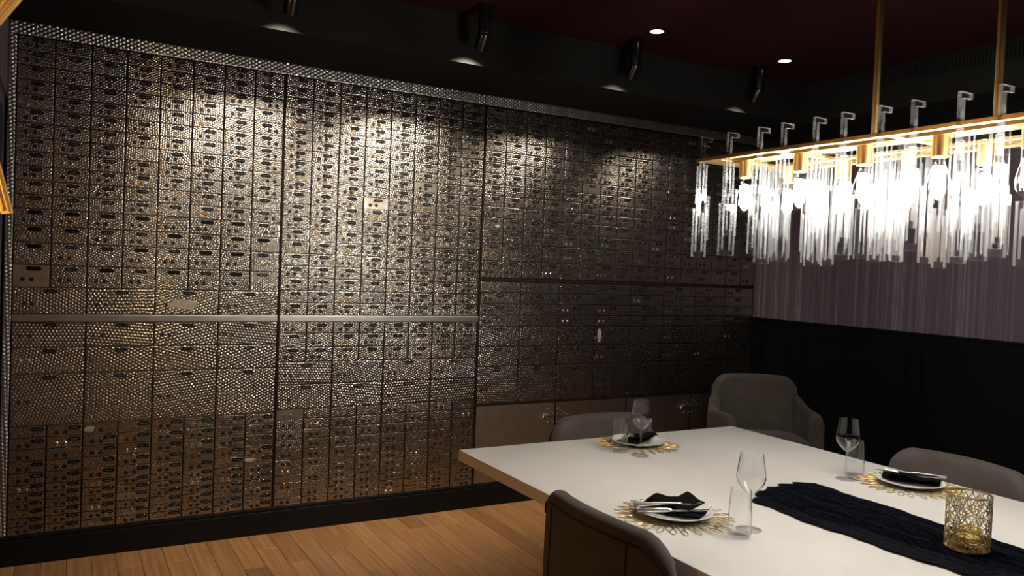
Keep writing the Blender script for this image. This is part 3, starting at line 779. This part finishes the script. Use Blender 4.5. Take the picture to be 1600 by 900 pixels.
# ------------------------------------------------------------------ filigree votive holder
vt = thing('candle_holder', 'gold filigree cylinder candle holder on the navy runner', 'candle holder', (2.045, 1.185, .777))
RV, HV = .052, .138
def wrap(s, z): a = s/RV; return (RV*math.cos(a), RV*math.sin(a), z)
b = MB(); NT_ = 8; tw = 2*PI*RV/NT_; rows = 3; th = HV/rows
def arc2(p, q, bulge, n=8):
    (x0, z0), (x1, z1) = p, q; mx_, mz_ = (x0+x1)/2, (z0+z1)/2; dx, dz = x1-x0, z1-z0
    return [(x0+dx*i/n - dz*bulge*math.sin(PI*i/n), z0+dz*i/n + dx*bulge*math.sin(PI*i/n)) for i in range(n+1)]
for r_ in range(rows):
    for c_ in range(NT_):
        cx_, cz_ = (c_+.5*0)*tw, (r_+.5)*th
        for (dx, dz) in ((tw/2, th/2), (-tw/2, th/2), (tw/2, -th/2), (-tw/2, -th/2)):
            for bl in (.22, -.22):
                b.tube([wrap(*p) for p in arc2((cx_, cz_), (cx_+dx, cz_+dz), bl)], .0011, 4)
        for (p, q) in (((cx_-tw/2, cz_), (cx_+tw/2, cz_)), ((cx_, cz_-th/2), (cx_, cz_+th/2))):
            for bl in (.18, -.18): b.tube([wrap(*p2) for p2 in arc2(p, q, bl, 10)], .0009, 4)
        b.tube([wrap(cx_+.30*tw*math.cos(2*PI*i/16), cz_+.30*th*math.sin(2*PI*i/16)) for i in range(16)], .0009, 4, closed=True)
b.build('filigree', M['pale_brass'], vt, smooth=True)
for z in (0.001, HV):
    MB().lathe([(RV-.0015, z-.002), (RV+.0015, z-.002), (RV+.0015, z+.002), (RV-.0015, z+.002)], 48, closed=True).build('rim', M['pale_brass'], vt, smooth=True)
MB().lathe([(.0001, 0), (.051, 0), (.051, .003), (.0001, .003)], 40).build('base', M['gold'], vt)
MB().lathe([(.0001, .004), (.026, .004), (.030, .012), (.033, .052), (.0315, .052), (.0285, .013), (.0001, .008)], 32).build('glass_cup', M['amber_glass'], vt, smooth=True)
MB().lathe([(.0001, .0085), (.0255, .0085), (.027, .030), (.0001, .028)], 28).build('candle', M['wax'], vt, smooth=True)

# ------------------------------------------------------------------ acrylic chandelier
ZP = 1.835
ch = thing('chandelier', 'long gold chandelier of interlocking clear acrylic links with glowing bulbs', 'chandelier', (2.05, 1.36, ZP))
CY0, CY1, CX = .67, 2.046, .20
ya, yb = CY0-1.36, CY1-1.36
for sx in (-1, 1):
    MB().box(min(sx*CX, sx*(CX-.022)), max(sx*CX, sx*(CX-.022)), ya, yb, -.006, .006).build('outer_rail', M['gold'], ch, bevel=.0015)
    MB().box(sx*.10-.026, sx*.10+.026, ya+.09, yb-.09, -.006, .006).build('socket_rail', M['gold'], ch, bevel=.0015)
MB().box(-.012, .012, ya+.02, yb-.02, .007, .019).build('spine', M['gold'], ch, bevel=.0015)
for y0_, y1_ in ((ya, ya+.09), (yb-.09, yb)):
    MB().box(-CX+.0225, CX-.0225, y0_, y1_, -.0055, .0055).build('end_plate', M['gold'], ch, bevel=.0015)
for y in (1.72, 1.345, .98):
    MB().box(-CX+.0225, CX-.0225, y-1.36-.012, y-1.36+.012, -.0045, .0065).build('cross_bar', M['gold'], ch, bevel=.0015)
for y in (1.52, 1.17): MB().tube([(0, y-1.36, .016), (0, y-1.36, ZC-ZP)], .0095, 14).build('suspension_rod', M['gold'], ch, smooth=True)
# bulbs
sock = MB().lathe([(.0001, 0), (.021, 0), (.021, -.052), (.018, -.055), (.0001, -.055)], 22).mesh('socket', M['gold'], smooth=True)
env = MB().lathe([(.0125, 0), (.0135, -.010), (.019, -.030), (.028, -.058), (.0305, -.078), (.028, -.097), (.020, -.110), (.010, -.1165), (.0001, -.118)], 24).mesh('bulb_envelope', M['envelope'], smooth=True)
fil = MB()
for i in range(4):
    a = PI/4 + i*PI/2; fil.tube([(.009*math.cos(a), .009*math.sin(a), -.026), (.011*math.cos(a), .011*math.sin(a), -.090)], .0060, 8)
fil = fil.mesh('filament', M['filament'])
for xr in (-.10, .10):
    for k in range(6):
        y = 1.918 - .222*k - 1.36
        if xr > 0: y -= .0
        s = inst('socket', sock, ch, (xr, y, -.006)); e = inst('bulb_envelope', env, s, (0, 0, -.054)); inst('filament', fil, s, (0, 0, -.054))
# links
def frame_link(wd, ht, slot, th=.0085, top=.018, bot=.018):
    """flat acrylic rectangle with one tall slot, cut edges slightly frosted"""
    b = MB(); a = wd/2; s = slot/2; h2 = th/2
    O = [(-a, 0), (a, 0), (a, -ht), (-a, -ht)]; I = [(-s, -top), (s, -top), (s, -ht+bot), (-s, -ht+bot)]
    v = [(p[0], -h2, p[1]) for p in O] + [(p[0], -h2, p[1]) for p in I] + [(p[0], h2, p[1]) for p in O] + [(p[0], h2, p[1]) for p in I]
    f0, f1 = [], []
    for i in range(4):
        j = (i+1) % 4
        f0 += [(i, j, 4+j, 4+i), (8+i, 12+i, 12+j, 8+j)]
        f1 += [(i, 8+i, 8+j, j), (4+i, 4+j, 12+j, 12+i)]
    b.add(v, f0, 0); k = len(b.v)
    b.f += f1; b.m += [1]*len(f1)
    return b.mesh('acrylic_link', [M['acrylic'], M['acrylic_edge']])
def hook_mesh(sgn):
    b = MB(); L_ = .046
    pts = [(0, -.085), (.016, -.085), (.016, .062), (L_, .062), (L_, .076), (0, .076)]
    b.prism([(sgn*p[0], p[1]) for p in pts], -.005, .005, 0, 1)
    return b.mesh('acrylic_hook', [M['acrylic'], M['acrylic_edge']])
hookL, hookR = hook_mesh(1), hook_mesh(-1)
linkA = frame_link(.052, .150, .022); linkB = frame_link(.070, .165, .034); linkC = frame_link(.044, .125, .018)
rnd = random.Random(11)
def strand(x, y, hook, lng):
    z = -.008
    if hook:
        inst('acrylic_hook', hookL if hook > 0 else hookR, ch, (x, y, 0)); z = -.018
        xo = x + hook*.008
    else: xo = x
    j = lambda s: rnd.uniform(-s, s)
    inst('acrylic_link', linkC, ch, (xo+j(.004), y+j(.004), z - .006 + j(.006)), (0, 0, PI/2+j(.12)))
    inst('acrylic_link', linkA, ch, (xo+.010+j(.006), y+j(.006), z-.090+j(.014)), (0, 0, j(.15)))
    inst('acrylic_link', linkB, ch, (xo+j(.008), y+j(.008), z-.128-lng+j(.016)), (0, 0, PI/2*rnd.choice((0, 1))+j(.15)))
ys_hook = [2.024, 1.903, 1.774, 1.682, 1.566, 1.473, 1.359, 1.266, 1.146, 1.05, .94, .84, .73]
for y in ys_hook:
    strand(-.20, y-1.36, 1, 0.0); strand(.20, y-1.36, -1, 0.0)
for k in range(6):
    y = 1.918-.111-.222*k-1.36
    strand(-.105, y, 0, .028); strand(.105, y, 0, .028)
for k in range(6):
    strand(0, 1.918-.222*k-1.36, 0, .03)

# ------------------------------------------------------------------ gold rod pendant at the left edge
gp = thing('rod_pendant', 'hourglass pendant lamp of gold rods cut off by the left edge', 'pendant lamp', (-.42, 2.37, 1.79))
def rod(a, r0, z0, r1, z1, tw):
    return [(r0*math.cos(a), r0*math.sin(a), z0), (r1*math.cos(a+tw), r1*math.sin(a+tw), z1)]
up = MB().tube(rod(0, .135, 0, .40, .43, .0), .0055, 8).mesh('rod', M['gold_bright'], smooth=True)
dn = MB().tube(rod(0, .245, 0, .308, -.25, .0), .0055, 8).mesh('rod', M['gold_bright'], smooth=True)
for i in range(72): inst('rod', up, gp, rot=(0, 0, 2*PI*i/72))
for i in range(48): inst('rod', dn, gp, (0, 0, 0), rot=(0, 0, 2*PI*i/48))
MB().lathe([(.12, -.006), (.255, -.006), (.255, .006), (.12, .006)], 48, closed=True).build('waist_ring', M['gold_bright'], gp, smooth=True)
MB().tube([(0, 0, -.02), (0, 0, ZC-1.79)], .008, 12).build('suspension_rod', M['gold_bright'], gp, smooth=True)
MB().lathe([(.0001, -.02), (.02, -.02), (.03, -.05), (.034, -.08), (.028, -.11), (.0001, -.125)], 20).build('bulb', M['warm_bulb'], gp, smooth=True)
MB().lathe([(.0001, .20), (.02, .19), (.03, .16), (.034, .13), (.028, .10), (.0001, .085)], 20).build('bulb', M['warm_bulb'], gp, smooth=True)
print('doors', len(doors_log), 'planks', nplank, 'objects', len(bpy.data.objects))
